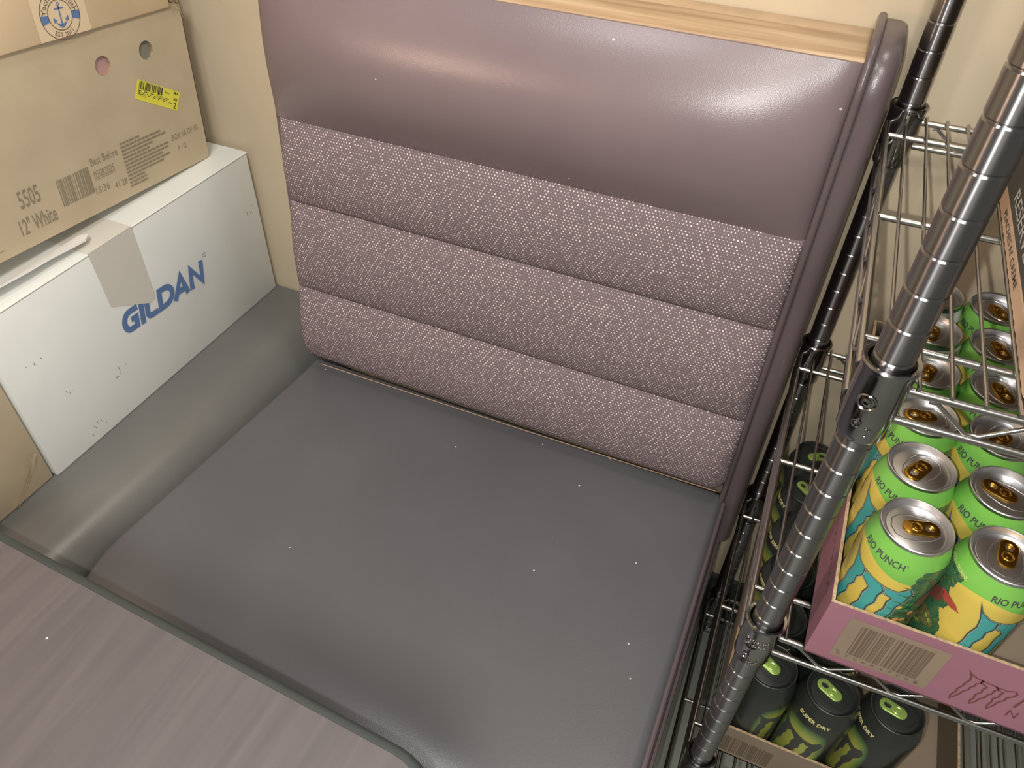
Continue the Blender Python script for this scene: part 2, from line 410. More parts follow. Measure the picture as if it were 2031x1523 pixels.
def slice_u(bm, step):
    xs = [v.co.x for v in bm.verts]
    x = math.floor(min(xs) / step) * step + step
    while x < max(xs):
        bmesh.ops.bisect_plane(bm, geom=bm.verts[:] + bm.edges[:] + bm.faces[:], plane_co=(x, 0, 0), plane_no=(1, 0, 0)); x += step
    return bm
def slice_v(bm, vs):
    for y in vs: bmesh.ops.bisect_plane(bm, geom=bm.verts[:] + bm.edges[:] + bm.faces[:], plane_co=(0, y, 0), plane_no=(0, 1, 0))
    return bm
CANR = .0328
BODY = [(.0255, .0), (.0290, .004), (.0318, .009), (CANR, .015), (CANR, .126), (.0326, .131), (.0318, .1365), (.0300, .1435), (.0276, .1505), (.0268, .1535)]
def wall_point(z):
    for (r0, z0), (r1, z1) in zip(BODY, BODY[1:]):
        if z0 <= z <= z1: return r0 + (r1 - r0) * (z - z0) / (z1 - z0)
    return BODY[-1][0]
def wrap(bm, ang, z0, flip=1, eps=.00022):
    """(u, v, layer) wrapped on the can wall: u runs anticlockwise seen from above (reads left to right from outside), v up"""
    slice_u(bm, .0045); slice_v(bm, [z - z0 for _, z in BODY if z > .02])
    for w in bm.verts:
        z = z0 + w.co.y; r = wall_point(z) + eps * (1 + w.co.z); t = ang + w.co.x / CANR
        w.co = (r * math.cos(t), r * math.sin(t), z)
    return bm
def barcode(w, h, n, seed, layer=0):
    rnd = random.Random(seed); bm = bmesh.new(); u = 0; loops = []
    ws = [rnd.choice((1, 1, 1, 2, 2, 3)) for _ in range(2 * n)]; k = w / sum(ws)
    for i, x in enumerate(ws):
        if i % 2 == 0: loops.append(rect(u, 0, u + x * k, h))
        u += x * k
    return poly_bm(loops, layer)
CLAW = [[(.02, 1), (.10, .90), (.22, .83), (.36, .79), (.33, .70), (.28, .66), (.29, .58), (.24, .50), (.25, .42), (.19, .33), (.17, .20), (.12, .08), (.08, 0), (.06, .12), (.09, .25), (.08, .38), (.12, .50), (.12, .62), (.15, .72), (.12, .83)],
        [(.33, .80), (.62, .73), (.66, .68), (.62, .60), (.63, .50), (.58, .42), (.58, .32), (.52, .24), (.50, .12), (.44, 0), (.41, .10), (.43, .22), (.41, .34), (.46, .44), (.45, .55), (.48, .64), (.42, .68), (.34, .72)],
        [(.60, .73), (.80, .70), (.92, .75), (.98, .68), (.95, .58), (.88, .50), (.88, .40), (.82, .30), (.80, .15), (.74, 0), (.71, .12), (.73, .25), (.70, .36), (.76, .46), (.75, .56), (.78, .61), (.68, .64)]]
CLAW = [[(u, (v + .14 * u) / 1.03) for u, v in lp] for lp in CLAW]
def claw(w, h, layer=0, line=0):
    L = [[(u * w, v * h) for u, v in lp] for lp in CLAW]
    if not line: return poly_bm(L, layer)
    bm = bmesh.new()
    for lp in L: stroke(lp, line, True, layer, bm)
    return bm
def copy_tree(o, parent=None):
    c = o.copy(); C.objects.link(c)
    if parent: c.parent = parent
    for ch in list(o.children): copy_tree(ch, c)
    return c
def place(o, at_, rotz=0):
    o.location = (at_[0], at_[1], at_[2] + ZO); o.rotation_euler = (0, 0, rotz); o['at'] = list(at_)
# ------------------------------------------------------------------ the setting
WY = .462; FZ = -1.02
structure('floor', box(-2.4, 2.2, -3.0, WY, FZ - .05, FZ), FLOORM)
structure('wall_back', box(-2.4, 2.2, WY, WY + .1, FZ, 1.5), WALL)
structure('wall_left', box(-1.62, -1.52, -3.0, WY, FZ, 1.5), WALL)
bb = bmesh.new()
sec = [(WY - .003, FZ + .115), (WY - .006, FZ + .11), (WY - .006, FZ + .02), (WY - .012, FZ + .006), (WY - .024, FZ), (WY, FZ), (WY, FZ + .115)]
loft([[(x, y, z) for y, z in sec] for x in (-.035, 2.2)], bm=bb)
structure('baseboard_back', bb, BLACKR, 30)
# ------------------------------------------------------------------ dining booth
booth = thing('dining_booth', 'maroon vinyl booth seat with mauve woven channelled back and pale wood cap against the wall', 'booth', (-.41, .13, FZ))
SX0, SX1 = -.766, -.060
part('seat_base', box(SX0 + .01, SX1 + .004, -.15, .335, FZ, -.70, .004), VINYL2, booth)
seat = part('seat_cushion', cushion(SX0, SX1, -.202, .345, -.70, -.562, .010, .012, .13, .004, .006, lambda y, u: -.078 * (.30 - y) * (1 - u) if y < .3 else 0, .13), VINYLS, booth, 50)
w = tube([(SX1 + .001, y, -.571 - (0 if y > -.14 else .13 - math.sqrt(max(0, .13 ** 2 - (-.14 - y) ** 2)))) for y in [.335 - .585 * i / 24 for i in range(25)]], .0038)
part('welt', w, VINYL2, booth, 60, seat)
w = tube([(SX1 + .005, y, -.655) for y in [.335, .1, -.21]], .0042)
part('welt', w, VINYL2, booth, 60, seat)
sd = box(SX1 - .004, SX1 + .014, -.19, .45, FZ, -.655, .004)
part('seat_side_panel', sd, VINYL2, booth)
p = part('seam_thread', tube([(-.745, .333, -.5608), (-.40, .335, -.5578), (-.075, .345, -.5608)], .0006, 6), CARDF, booth, 30, seat); p['label'] = 'pale dust line in the seat seam'
# upper vinyl roll, bulging in both directions
def xleft(z): return -.748 + .052 * (z + .135)
def roll_sections(x0, x1, z0, z1, yb, amp, back, n=40, m=18, edge=.03, power=.8, yf0=0, yf1=0, ex=4):
    secs = []
    for i in range(n + 1):
        t = -math.cos(PI * i / n); x = (x0 + x1) / 2 + (x1 - x0) / 2 * t
        b = (1 - abs(t) ** ex)
        d = min(x - x0, x1 - x)
        if d < edge: b = min(b, b) * 1.0
        e = math.sqrt(max(0, 1 - max(0, 1 - d / edge) ** 2))
        s = []
        for j in range(m + 1):
            q = j / m; z = z0 + (z1 - z0) * q
            y = yb + (yf1 - yf0) * q + yf0 - amp * (b * .75 + .25 * e) * math.sin(PI * q) ** power - .006 * e
            s.append((x, y, z))
        s += [(x, back, z1), (x, back, z0)]
        s = [((lambda f: xleft(pz) - .008 + f * (x1 - xleft(pz) + .008))((px - x0) / (x1 - x0)), py, pz) for px, py, pz in s]
        secs.append(s)
    return secs
part('upper_back_roll', loft(roll_sections(SX0, -.064, -.136, .052, .352, .040, .412, power=.9, edge=.02, ex=4.6)), VINYL, booth, 50)
fb = bmesh.new(); loft([[(xleft(z) - .011, .354, z), (-.064, .354, z), (-.064, WY - .003, z), (xleft(z) - .011, WY - .003, z)] for z in (-.531, .036)], bm=fb)
part('back_frame', fb, VINYL2, booth)
# three woven channels; the UVs run in metres so that the weave keeps its size
ch = [(-.136, -.258, .350, .347), (-.258, -.405, .347, .340), (-.405, -.537, .340, .330)]
for k, (za, zb, ya, yb_) in enumerate(ch):
    bm = bmesh.new(); uv = bm.loops.layers.uv.new('UVMap')
    n, m = 40, 16; x0, x1 = -.752, -.066; V = []
    for i in range(n + 1):
        t = -math.cos(PI * i / n); x = (x0 + x1) / 2 + (x1 - x0) / 2 * t; d = min(x - x0, x1 - x)
        e = math.sqrt(max(0, 1 - max(0, 1 - d / .022) ** 2)); row = []
        for j in range(m + 1):
            q = j / m; q2 = .5 - .5 * math.cos(PI * q)
            z = za + (zb - za) * q2
            if k == 2 and q2 > .6 and e < 1: z += (1 - e) * .03 * (q2 - .6) / .4
            y = ya + (yb_ - ya) * q2 - .0175 * e * math.sin(PI * q2) ** .55 - .003
            row.append(bm.verts.new((x, y, z)))
        row.append(bm.verts.new((x, .372, zb))); row.insert(0, bm.verts.new((x, .372, za)))
        for w_ in row: w_.co.x = xleft(w_.co.z) + (x - x0) / (x1 - x0) * (x1 - xleft(w_.co.z))
        V.append(row)
    kk = len(V[0]); arc = [0]
    mid = V[n // 2]
    for j in range(1, kk): arc.append(arc[-1] + (mid[j].co - mid[j - 1].co).length)
    for i in range(n):
        for j in range(kk - 1):
            f = bm.faces.new((V[i][j], V[i + 1][j], V[i + 1][j + 1], V[i][j + 1]))
            for l, (a, b) in zip(f.loops, ((i, j), (i + 1, j), (i + 1, j + 1), (i, j + 1))): l[uv].uv = (V[a][b].co.x, arc[b] + k * .31)
    bm.faces.new([V[0][j] for j in range(kk)]); bm.faces.new([V[n][j] for j in range(kk)][::-1])
    bm.faces.new([V[i][0] for i in range(n + 1)] + [V[i][-1] for i in range(n, -1, -1)])
    part('back_channel', bm, FABRIC, booth, 60)
# wood cap: front plank; the tan strip behind it is added for a shade band
p = part('wood_cap', box(-.748, -.066, .350, .417, .036, .0545, .002), PLANK, booth, 30); p['label'] = 'pale raw wood cap plank'
p = part('rear_shade_strip', box(-.748, -.066, .4195, WY - .002, .034, .050, .0015), REARSHADE, booth, 30); p['label'] = 'dull tan strip in place of shade at the wall'
# right end panel: padded board with a welt along its inner edge
prof = [(.338, -.66), (.338, .02), (.342, .045), (.353, .061), (.370, .067), (.44, .067), (.458, .060), (.458, -.66)]
def inset(k): return [(min(y + k, .458 - k * .2) if y < .45 else y, (z - k) if z > -.6 else z) for y, z in prof]
part('end_panel', loft([[(x, y, z) for y, z in inset(k)] for x, k in ((-.0625, .0035), (-.0605, .0012), (-.057, 0), (-.048, 0), (-.043, .0015), (-.0385, .0055), (-.036, .012))]), VINYL2, booth, 60)
part('welt', tube([(-.0635, y - .001, z + .001) for y, z in prof[:-1]], .0042), VINYL2, booth, 60)
# ------------------------------------------------------------------ bench in the corner, carrying the cartons
bench = thing('corner_bench', 'low dark brown vinyl bench seat under the stacked cartons', 'bench', (-1.14, 0, FZ))
wp = lambda y, u: -.030 * (WY - y) / .6
part('seat_cushion', cushion(-1.46, -.770, -.62, WY - .004, -.66, -.534, 0, .075, .05, 0, .0, wp), VINYLB, bench, 50)
part('seat_base', box(-1.46, -.87, -.58, WY - .004, FZ, -.66, .004), VINYL2, bench)
# ------------------------------------------------------------------ table in front
table = thing('dining_table', 'dark walnut laminate table top with rubber edge in front of the booth seat', 'table', (-.50, -.60, FZ))
def rrect(x0, x1, y0, y1, r, n=8):
    o = []
    for cx, cy, a in ((x1 - r, y1 - r, 0), (x0 + r, y1 - r, PI / 2), (x0 + r, y0 + r, PI), (x1 - r, y0 + r, 1.5 * PI)):
        o += [(cx + r * math.cos(a + PI / 2 * i / n), cy + r * math.sin(a + PI / 2 * i / n)) for i in range(n + 1)]
    return o
ta = -.036; tcx, tcy = -.19, -.2585
def trot(x, y): return (tcx + (x - tcx) * math.cos(ta) - (y - tcy) * math.sin(ta), tcy + (x - tcx) * math.sin(ta) + (y - tcy) * math.cos(ta))
TX0, TX1, TY0, TY1 = -.80, -.190, -.98, -.2585
o1 = [trot(*q) for q in rrect(TX0, TX1, TY0, TY1, .045)]
tb = bmesh.new(); f = tb.faces.new([tb.verts.new((x, y, -.270)) for x, y in o1])
e = bmesh.ops.extrude_face_region(tb, geom=[f]); bmesh.ops.translate(tb, vec=(0, 0, -.028), verts=[v for v in e['geom'] if isinstance(v, bmesh.types.BMVert)])
part('table_top', tb, LAMIN, table, 30)
secs = []
for k in range(len(o1)):
    secs.append([])
prof = [(0, -.2695), (.004, -.2700), (.0075, -.2725), (.009, -.277), (.009, -.292), (.0075, -.2965), (.004, -.299), (0, -.2995)]
bm = bmesh.new(); rings = []
for dx, z in prof:
    rr = [trot(*q) for q in rrect(TX0 - dx, TX1 + dx, TY0 - dx, TY1 + dx, .045 + dx)]
    rings.append([bm.verts.new((x, y, z)) for x, y in rr])
k = len(rings[0])
for a, b in zip(rings, rings[1:]):
    for j in range(k): bm.faces.new((a[j], a[(j + 1) % k], b[(j + 1) % k], b[j]))
p = part('edge_band', bm, BLACKR, table, 50); p['label'] = 'black rubber edge band'
part('pedestal', lathe([(0, FZ + .03), (.045, FZ + .03), (.045, -.31), (.12, -.305), (.12, -.298), (0, -.298)], 32, None, -.55, -.60), BLACKR, table)
part('foot_plate', lathe([(0, FZ), (.20, FZ), (.20, FZ + .012), (.07, FZ + .03), (0, FZ + .03)], 40, None, -.55, -.60), BLACKR, table)
# ------------------------------------------------------------------ cartons
def plane_face(holes, y0, y1, z0, z1, x, seg=28):
    """rectangle in the plane x with round holes"""
    bm = bmesh.new(); ed = []
    def ring(ps):
        vs = [bm.verts.new((x, a, b)) for a, b in ps]
        for i in range(len(vs)): ed.append(bm.edges.new((vs[i], vs[(i + 1) % len(vs)])))
    ring([(y0, z0), (y1, z0), (y1, z1), (y0, z1)])
    for cy, cz, r in holes: ring([(cy + r * math.cos(2 * PI * i / seg), cz + r * math.sin(2 * PI * i / seg)) for i in range(seg)])
    bmesh.ops.triangle_fill(bm, use_beauty=True, use_dissolve=False, edges=ed)
    return bm
# white carton with blue lettering
GX = -.918; GZ0, GZ1 = -.5335, -.270; GY0, GY1 = -.045, .452
wc = thing('shirt_carton', 'white carton with large blue lettering lying on the dark bench', 'box', (GX - .17, .2, GZ0))
part('body', box(GX - .36, GX, GY0, GY1, GZ0, GZ1 - .0032, .0025), WHITEC, wc, 30)
fl = bmesh.new(); box(GX - .18, GX + .0005, GY0 - .001, GY1 + .001, GZ1 - .003, GZ1, .0012, 1, fl)
part('flap', fl, WHITEC, wc, 30)
def gp(bm, z0=GZ0): return lay(bm, (GX, 0, 0), (0, 1, 0), (0, 0, 1), (1, 0, 0))
tp = bmesh.new()
tp.faces.new([tp.verts.new(q) for q in ((GX + .0007, .126, GZ1), (GX + .0007, .128, -.357), (GX + .0007, .135, -.361), (GX + .0007, .190, -.392), (GX + .0007, .2015, -.388), (GX + .0007, .2025, GZ1))])
tp.faces.new([tp.verts.new(q) for q in ((GX + .0007, .126, GZ1 + .0006), (GX + .0007, .2025, GZ1 + .0006), (GX - .14, .2025, GZ1 + .0006), (GX - .14, .126, GZ1 + .0006))])
p = part('tape', tp, TAPE, wc, 0, flat=True); p['label'] = 'beige tape strip over the front edge'
# lettering built from strokes, italic
H = .037; sh = .16
def letters():
    bm = bmesh.new(); W = .0096; lay_ = [0]
    def S(pts, off, closed=False):
        stroke([(off + x + sh * y, y) for x, y in pts], W, closed, lay_[0], bm); lay_[0] += .3
    def arc(cx, cy, rx, ry, a0, a1, n=8): return [(cx + rx * math.cos(math.radians(a0 + (a1 - a0) * i / n)), cy + ry * math.sin(math.radians(a0 + (a1 - a0) * i / n))) for i in range(n + 1)]
    h = W / 2
    S([(.031, H - h)] + [(.016, H - h)] + arc(.015, H / 2, .0115, H / 2 - h, 90, 270, 10) + [(.0265, h), (.0265, .0185), (.0165, .0185)], 0)          # G
    S([(.0, 0), (0, H)], .0385)                                                                                                                   # I
    S([(.0, H)] + [(0, .012)] + arc(.008, .012, .008, .012 - h, 180, 270, 6)[1:] + [(.0212, h)], .0495)                                            # L
    S([(0, h), (0, H - h), (.011, H - h)] + arc(.011, H / 2, .0155, H / 2 - h, 90, -90, 10)[1:], .0765, True)                             # D
    S([(-.002, 0), (.0135, H - h * .6), (.027, 0)], .110); S([(.005, .0115), (.021, .0115)], .110)                                                    # A
    S([(0, 0), (0, H - h * .7), (.0245, h * .7), (.0245, H)], .1465)                                                                                # N
    return bm
lb = letters(); k = .176 / .186
for v in lb.verts: v.co.x *= k
p = part('lettering', gp(at(lb, .131, -.4135, -.045)), INKB, wc, 0, flat=True); p['label'] = 'blue lettering GILDAN'
rb = bmesh.new(); stroke([(.0035 * math.cos(2 * PI * i / 20), .0035 * math.sin(2 * PI * i / 20)) for i in range(20)], .0007, True, 0, rb); merge(rb, at(text_bm('R', .0028, .0038), -.0013, -.0019))
part('registered_mark', gp(at(rb, .3115, -.3805)), INKB, wc, 0, flat=True)
# marks on the top flap by the upper carton's foot, scuffs on the front
tm = bmesh.new()
for q in ([(.262, .028), (.283, .036), (.290, .020), (.271, .012)], [(.205, .020), (.224, .023), (.225, .019), (.206, .016)]): merge(tm, poly_bm([q]))
merge(tm, at(text_bm('N', .012, .008, .02), .152, .024))
part('top_marks', lay(tm, (GX - .045, .09, GZ1), (0, 1, 0), (-1, 0, 0), (0, 0, 1)), INKN, wc, 0, flat=True, kind='stuff')
sc = bmesh.new(); rnd = random.Random(7)
for cy, cz, n in ((.0, -.36, 5), (.10, -.455, 8), (.43, -.36, 6), (.04, -.50, 6), (.02, -.43, 3)):
    for _ in range(n):
        a, b = cy + rnd.gauss(0, .008), cz + rnd.gauss(0, .006); l = rnd.uniform(.001, .006)
        merge(sc, poly_bm([[(a, b), (a + .0006, b), (a + .0012, b - l), (a + .0004, b - l)]]))
part('scuff_marks', gp(sc), GREYF, wc, 0, flat=True, kind='stuff')
# loose white flap standing a little open on the near half of the top
ff = bmesh.new()
ys = [-.045, .0, .045, .085, .12, .140, .152]; secs = []
for i, y in enumerate(ys):
    lift = .021 - .013 * i / 6; xo = GX - .011 - .0015 * (i % 2) - (.010 if i == 6 else 0)
    secs.append([(xo, y, GZ1 + lift + .002), (xo, y, GZ1 + lift - .001), (-.957, y, GZ1 + .0006), (-.957, y, GZ1 + .0045)])
loft(secs, bm=ff); part('loose_flap', ff, WHITEF, wc, 30)
# brown carton standing on it
KX = -.958; KZ0, KZ1 = -.264, -.043; KY0, KY1 = -.16, .413
kc = thing('plate_carton', 'brown carton printed 12" White with a yellow sticker, standing on the white carton', 'box', (KX - .15, .13, KZ0))
HO = [(.263, -.0877, .0122), (.338, -.0864, .0122)]
part('front_panel', plane_face(HO, KY0, KY1, KZ0, KZ1, KX), CARD, kc, 0)
kb = bmesh.new()
Q = [(KX, KY0, KZ0), (KX, KY1, KZ0), (KX - .34, KY1, KZ0), (KX - .34, KY0, KZ0)]
lo = [kb.verts.new(q) for q in Q]; hi = [kb.verts.new((q[0], q[1], KZ1)) for q in Q]
for i in (1, 2, 3): kb.faces.new((lo[i], lo[(i + 1) % 4], hi[(i + 1) % 4], hi[i]))
kb.faces.new(lo); kb.faces.new(hi)
part('body', kb, CARD, kc, 0)
for cy, cz, r in HO:
    b = bmesh.new(); n = 28
    a = [b.verts.new((KX, cy + r * math.cos(2 * PI * i / n), cz + r * math.sin(2 * PI * i / n))) for i in range(n)]
    c2 = [b.verts.new((KX - .004, cy + r * math.cos(2 * PI * i / n), cz + r * math.sin(2 * PI * i / n))) for i in range(n)]
    for i in range(n): b.faces.new((a[i], c2[i], c2[(i + 1) % n], a[(i + 1) % n]))
    part('hole_rim', b, CARDE, kc, 40)
b = box(KX - .012, KX - .0045, .247, .279, -.104, -.068, .001); p = part('hole_filling', b, PINKF, kc, 0); p['label'] = 'pink wrapping showing through the hole'
b = box(KX - .012, KX - .0045, .322, .355, -.104, -.068, .001); p = part('hole_filling', b, GREYF, kc, 0); p['label'] = 'grey green wrapping showing through the hole'
def kp(bm): return lay(bm, (KX, 0, 0), (0, 1, 0), (0, 0, 1), (1, 0, 0))
# yellow sticker, tilted
sa = math.radians(-28.9)
b = poly_bm([rect(0, 0, .079, .0262)]); st = part('sticker', kp(at(b, .299, -.1400, sa)), YELLOWL, kc, 0, flat=True); st['label'] = 'yellow barcode sticker'
b = barcode(.043, .0108, 16, 3, 1); at(b, .004, .0145)
merge(b, at(text_bm('2', .005, .0085, .02, 1), .070, .002)); merge(b, at(text_bm('1 - 1', .010, .0038, 0, 1), .008, .0048))
merge(b, at(text_bm('Sysco', .009, .0036, .01, 1), .0505, .0185)); merge(b, at(text_bm('008', .007, .0042, .01, 1), .0685, .0125)); merge(b, at(text_bm('M-4', .008, .0042, .02, 1), .0675, .0210))
rnd = random.Random(5)
for r_ in range(3):
    u = .004
    while u < .060:
        l = rnd.uniform(.002, .007); merge(b, poly_bm([rect(u, .0120 - r_ * .0022, u + l, .0130 - r_ * .0022)], 1)); u += l + rnd.uniform(.001, .006)
part('sticker_print', kp(at(b, .299, -.1400, sa)), PRINTK, kc, 0, st, flat=True)
b = bmesh.new()
merge(b, at(text_bm('5505', .0295, .0225, .012), .090, -.2145)); merge(b, at(text_bm('12" White', .0535, .0215, .012), .0795, -.2465))
merge(b, at(barcode(.052, .036, 22, 9), .146, -.2350))
merge(b, at(text_bm('Best Before', .0455, .0105), .2025, -.2010)); merge(b, at(text_bm('05082025', .0345, .0105), .2025, -.2190)); merge(b, at(poly_bm([rect(0, 0, .0345, .0006)]), .2025, -.2208))
merge(b, at(text_bm('15:36', .0230, .0092), .1985, -.2390)); merge(b, at(text_bm('41 28', .0210, .0092), .2300, -.2440))
merge(b, at(text_bm('BOX 10 OF 50', .0535, .0088, 0), .3470, -.2165)); merge(b, at(text_bm('P : 12', .0170, .0075), .3545, -.2335))
merge(b, at(poly_bm([rect(0, 0, .05, .0008)]), .0, -.2520))
rnd = random.Random(2)
for r_ in range(13):
    u, zz = .2550, -.1905 - r_ * .0051
    end = .2550 + rnd.choice((.03, .05, .065, .080, .080))
    while u < end:
        l = rnd.uniform(.003, .010); merge(b, poly_bm([rect(u, zz, u + l, zz + .0027)])); u += l + .0011
part('printing', kp(b), INKK, kc, 0, flat=True, kind='stuff')
# upper carton, only its lower front in view
TXX = -.953
tc_ = thing('sock_carton', 'pale kraft carton with a round blue anchor label on top of the brown carton', 'box', (TXX - .15, .13, KZ1))
part('body', box(TXX - .33, TXX, -.16, .408, KZ1 + .0006, .21, .003), CARDL, tc_, 30)
def up(bm): return lay(bm, (TXX, 0, 0), (0, 1, 0), (0, 0, 1), (1, 0, 0))
lb_ = part('label', up(poly_bm([rect(.1985, KZ1 + .002, .2725, .085)])), LABELP, tc_, 0, flat=True)
def ringp(r, w_, bm, n=56): stroke([(r * math.cos(2 * PI * i / n), r * math.sin(2 * PI * i / n)) for i in range(n)], w_, True, 1, bm)
def bend(bm, r, mid, outer=True):
    """bend lettering round a circle; mid = centre angle"""
    slice_u(bm, .003); xs = [v.co.x for v in bm.verts]; c = (min(xs) + max(xs)) / 2
    for v in bm.verts:
        if outer: a = mid - (v.co.x - c) / r; rad = r + v.co.y
        else: a = mid + (v.co.x - c) / r; rad = r - v.co.y
        v.co = (rad * math.cos(a), rad * math.sin(a), v.co.z)
    return bm
b = bmesh.new(); R1, R2 = .0272, .0166; ringp(R1, .0009, b); ringp(R2, .0009, b)
merge(b, bend(text_bm('Yacht & Smith', .057, .0062, 0, 1), .0188, PI * .5)); merge(b, bend(text_bm('EST 2011', .030, .0054, 0, 1), .0246, -PI * .5, False))
cx, cz = .2340, -.0165
part('ring_print', up(at(b, cx, cz, -.04)), INKG, tc_, 0, lb_, flat=True)
b = bmesh.new()
for a0 in (-7, 187):
    ps = [(R2 * 1.02, a0 - 12), (R2 * 1.02, a0 + 12), (R1 * .99, a0 + 11), (R1 * .99, a0), (R1 * .99, a0 - 11)]
    merge(b, poly_bm([[(r * math.cos(math.radians(a)), r * math.sin(math.radians(a))) for r, a in ps]], 1))
a_ = bmesh.new()
merge(a_, poly_bm([rect(-.0012, -.016, .0012, .0125), rect(-.0085, .0072, .0085, .0098)], 1)); stroke([(.0024 * math.cos(2 * PI * i / 14), .0150 + .0024 * math.sin(2 * PI * i / 14)) for i in range(14)], .0014, True, 1, a_)
n = 14; top = [(-.0125 + .025 * i / n, -.0105 - .0045 * math.sin(PI * i / n)) for i in range(n + 1)]; bot = [(-.0105 + .021 * i / n, -.0125 - .0085 * math.sin(PI * i / n)) for i in range(n, -1, -1)]
merge(a_, poly_bm([top + bot, [(-.0145, -.0035), (-.0075, -.0090), (-.0145, -.0125)], [(.0145, -.0035), (.0075, -.0090), (.0145, -.0125)]], 1))
for v in a_.verts: v.co.x *= .72; v.co.y = (v.co.y + .0015) * .72
merge(b, a_)
part('anchor_print', up(at(b, cx, cz, -.04)), INKB, tc_, 0, lb_, flat=True)
tr = bmesh.new(); rnd = random.Random(3)
for _ in range(7):
    y = .408 + rnd.uniform(0, .004); z = KZ1 + rnd.uniform(.002, .02)
    tube([(TXX - .002, y, z), (TXX + .004, y + rnd.uniform(.004, .010), z - rnd.uniform(.004, .012)), (TXX + .003, y + rnd.uniform(.008, .014), z - rnd.uniform(.012, .026))], .0005, 5, tr)
part('torn_fibres', tr, CARDE, tc_, 0, kind='stuff')
kc.rotation_euler = (-.07, 0, 0); kc.location.z = -.2495 + ZO
tc_.rotation_euler = (-.07, 0, 0); tc_.location.z = -.0280 + ZO
# brown carton nearest the table
nc = thing('kraft_carton', 'plain brown carton with a peeling tape end beside the near end of the white carton', 'box', (-1.1, -.2, GZ0))
part('body', box(-1.24, -.9225, -.212, -.0475, GZ0 + .0004, -.285, .003), CARD, nc, 30)
tp = bmesh.new()
for i in range(3):
    y = -.052 - .004 * i
    loft([[(-.9215 + .001 * i + .002 * math.sin(q * 3 + i), y - .034 * q - .022 * q * q, GZ0 + .055 * (1 - q) + .001), (-.9205 + .001 * i + .002 * math.sin(q * 3 + i), y - .034 * q - .022 * q * q - .0055 * (1 - q), GZ0 + .055 * (1 - q) + .0015)] for q in [j / 8 for j in range(9)]], False, False, tp)
p = part('peeling_tape', tp, TAPEC, nc, 40, flat=True); p['label'] = 'crinkled clear tape peeling from the lower corner'
# ------------------------------------------------------------------ wire shelving unit
SHR = math.atan2(.01195, .42596); DEP = .4261; WID = .62
shelf = thing('wire_shelving', 'chrome wire shelving unit with grooved posts beside the booth', 'shelving', (0, 0, FZ), SHR)
shelf['at'] = [0, 0, FZ]
PR = .0127
prof = [(0, FZ + .004), (PR, FZ + .004)]
z = FZ + .02
zs = [-(i - 7) * .0254 for i in range(-26, 47)]
for g in sorted(zs):
    if g < FZ + .02: continue
    prof += [(PR, g - .0014), (PR - .0009, g - .0003), (PR - .0009, g + .0003), (PR, g + .0014)]
prof += [(PR, .86), (PR - .003, .866), (0, .868)]
pm = None
POSTS = [(0, 0), (0, DEP), (WID, 0), (WID, DEP)]
for x, y in POSTS:
    if pm is None: pm = part('post', lathe(prof, 32), POSTM, shelf, 25); pm.location = (x, y, 0)
    else:
        o = pm.copy(); C.objects.link(o); o.parent = shelf; o.location = (x, y, 0)
def local(bm): return bm
LV = [-.022, -.333, -.638, -.925]
RR, RW = .0030, .0015
wire_proto = None; collar_proto = None; foot = None
for x, y in POSTS:
    if foot is None: foot = part('foot', lathe([(0, 0), (.017, 0), (.017, .006), (.0135, .012), (0, .012)], 24, None, 0, 0, FZ), CHROME, shelf, 30); foot.location = (x, y, 0)
    else:
        o = foot.copy(); C.objects.link(o); o.parent = shelf; o.location = (x, y, 0)
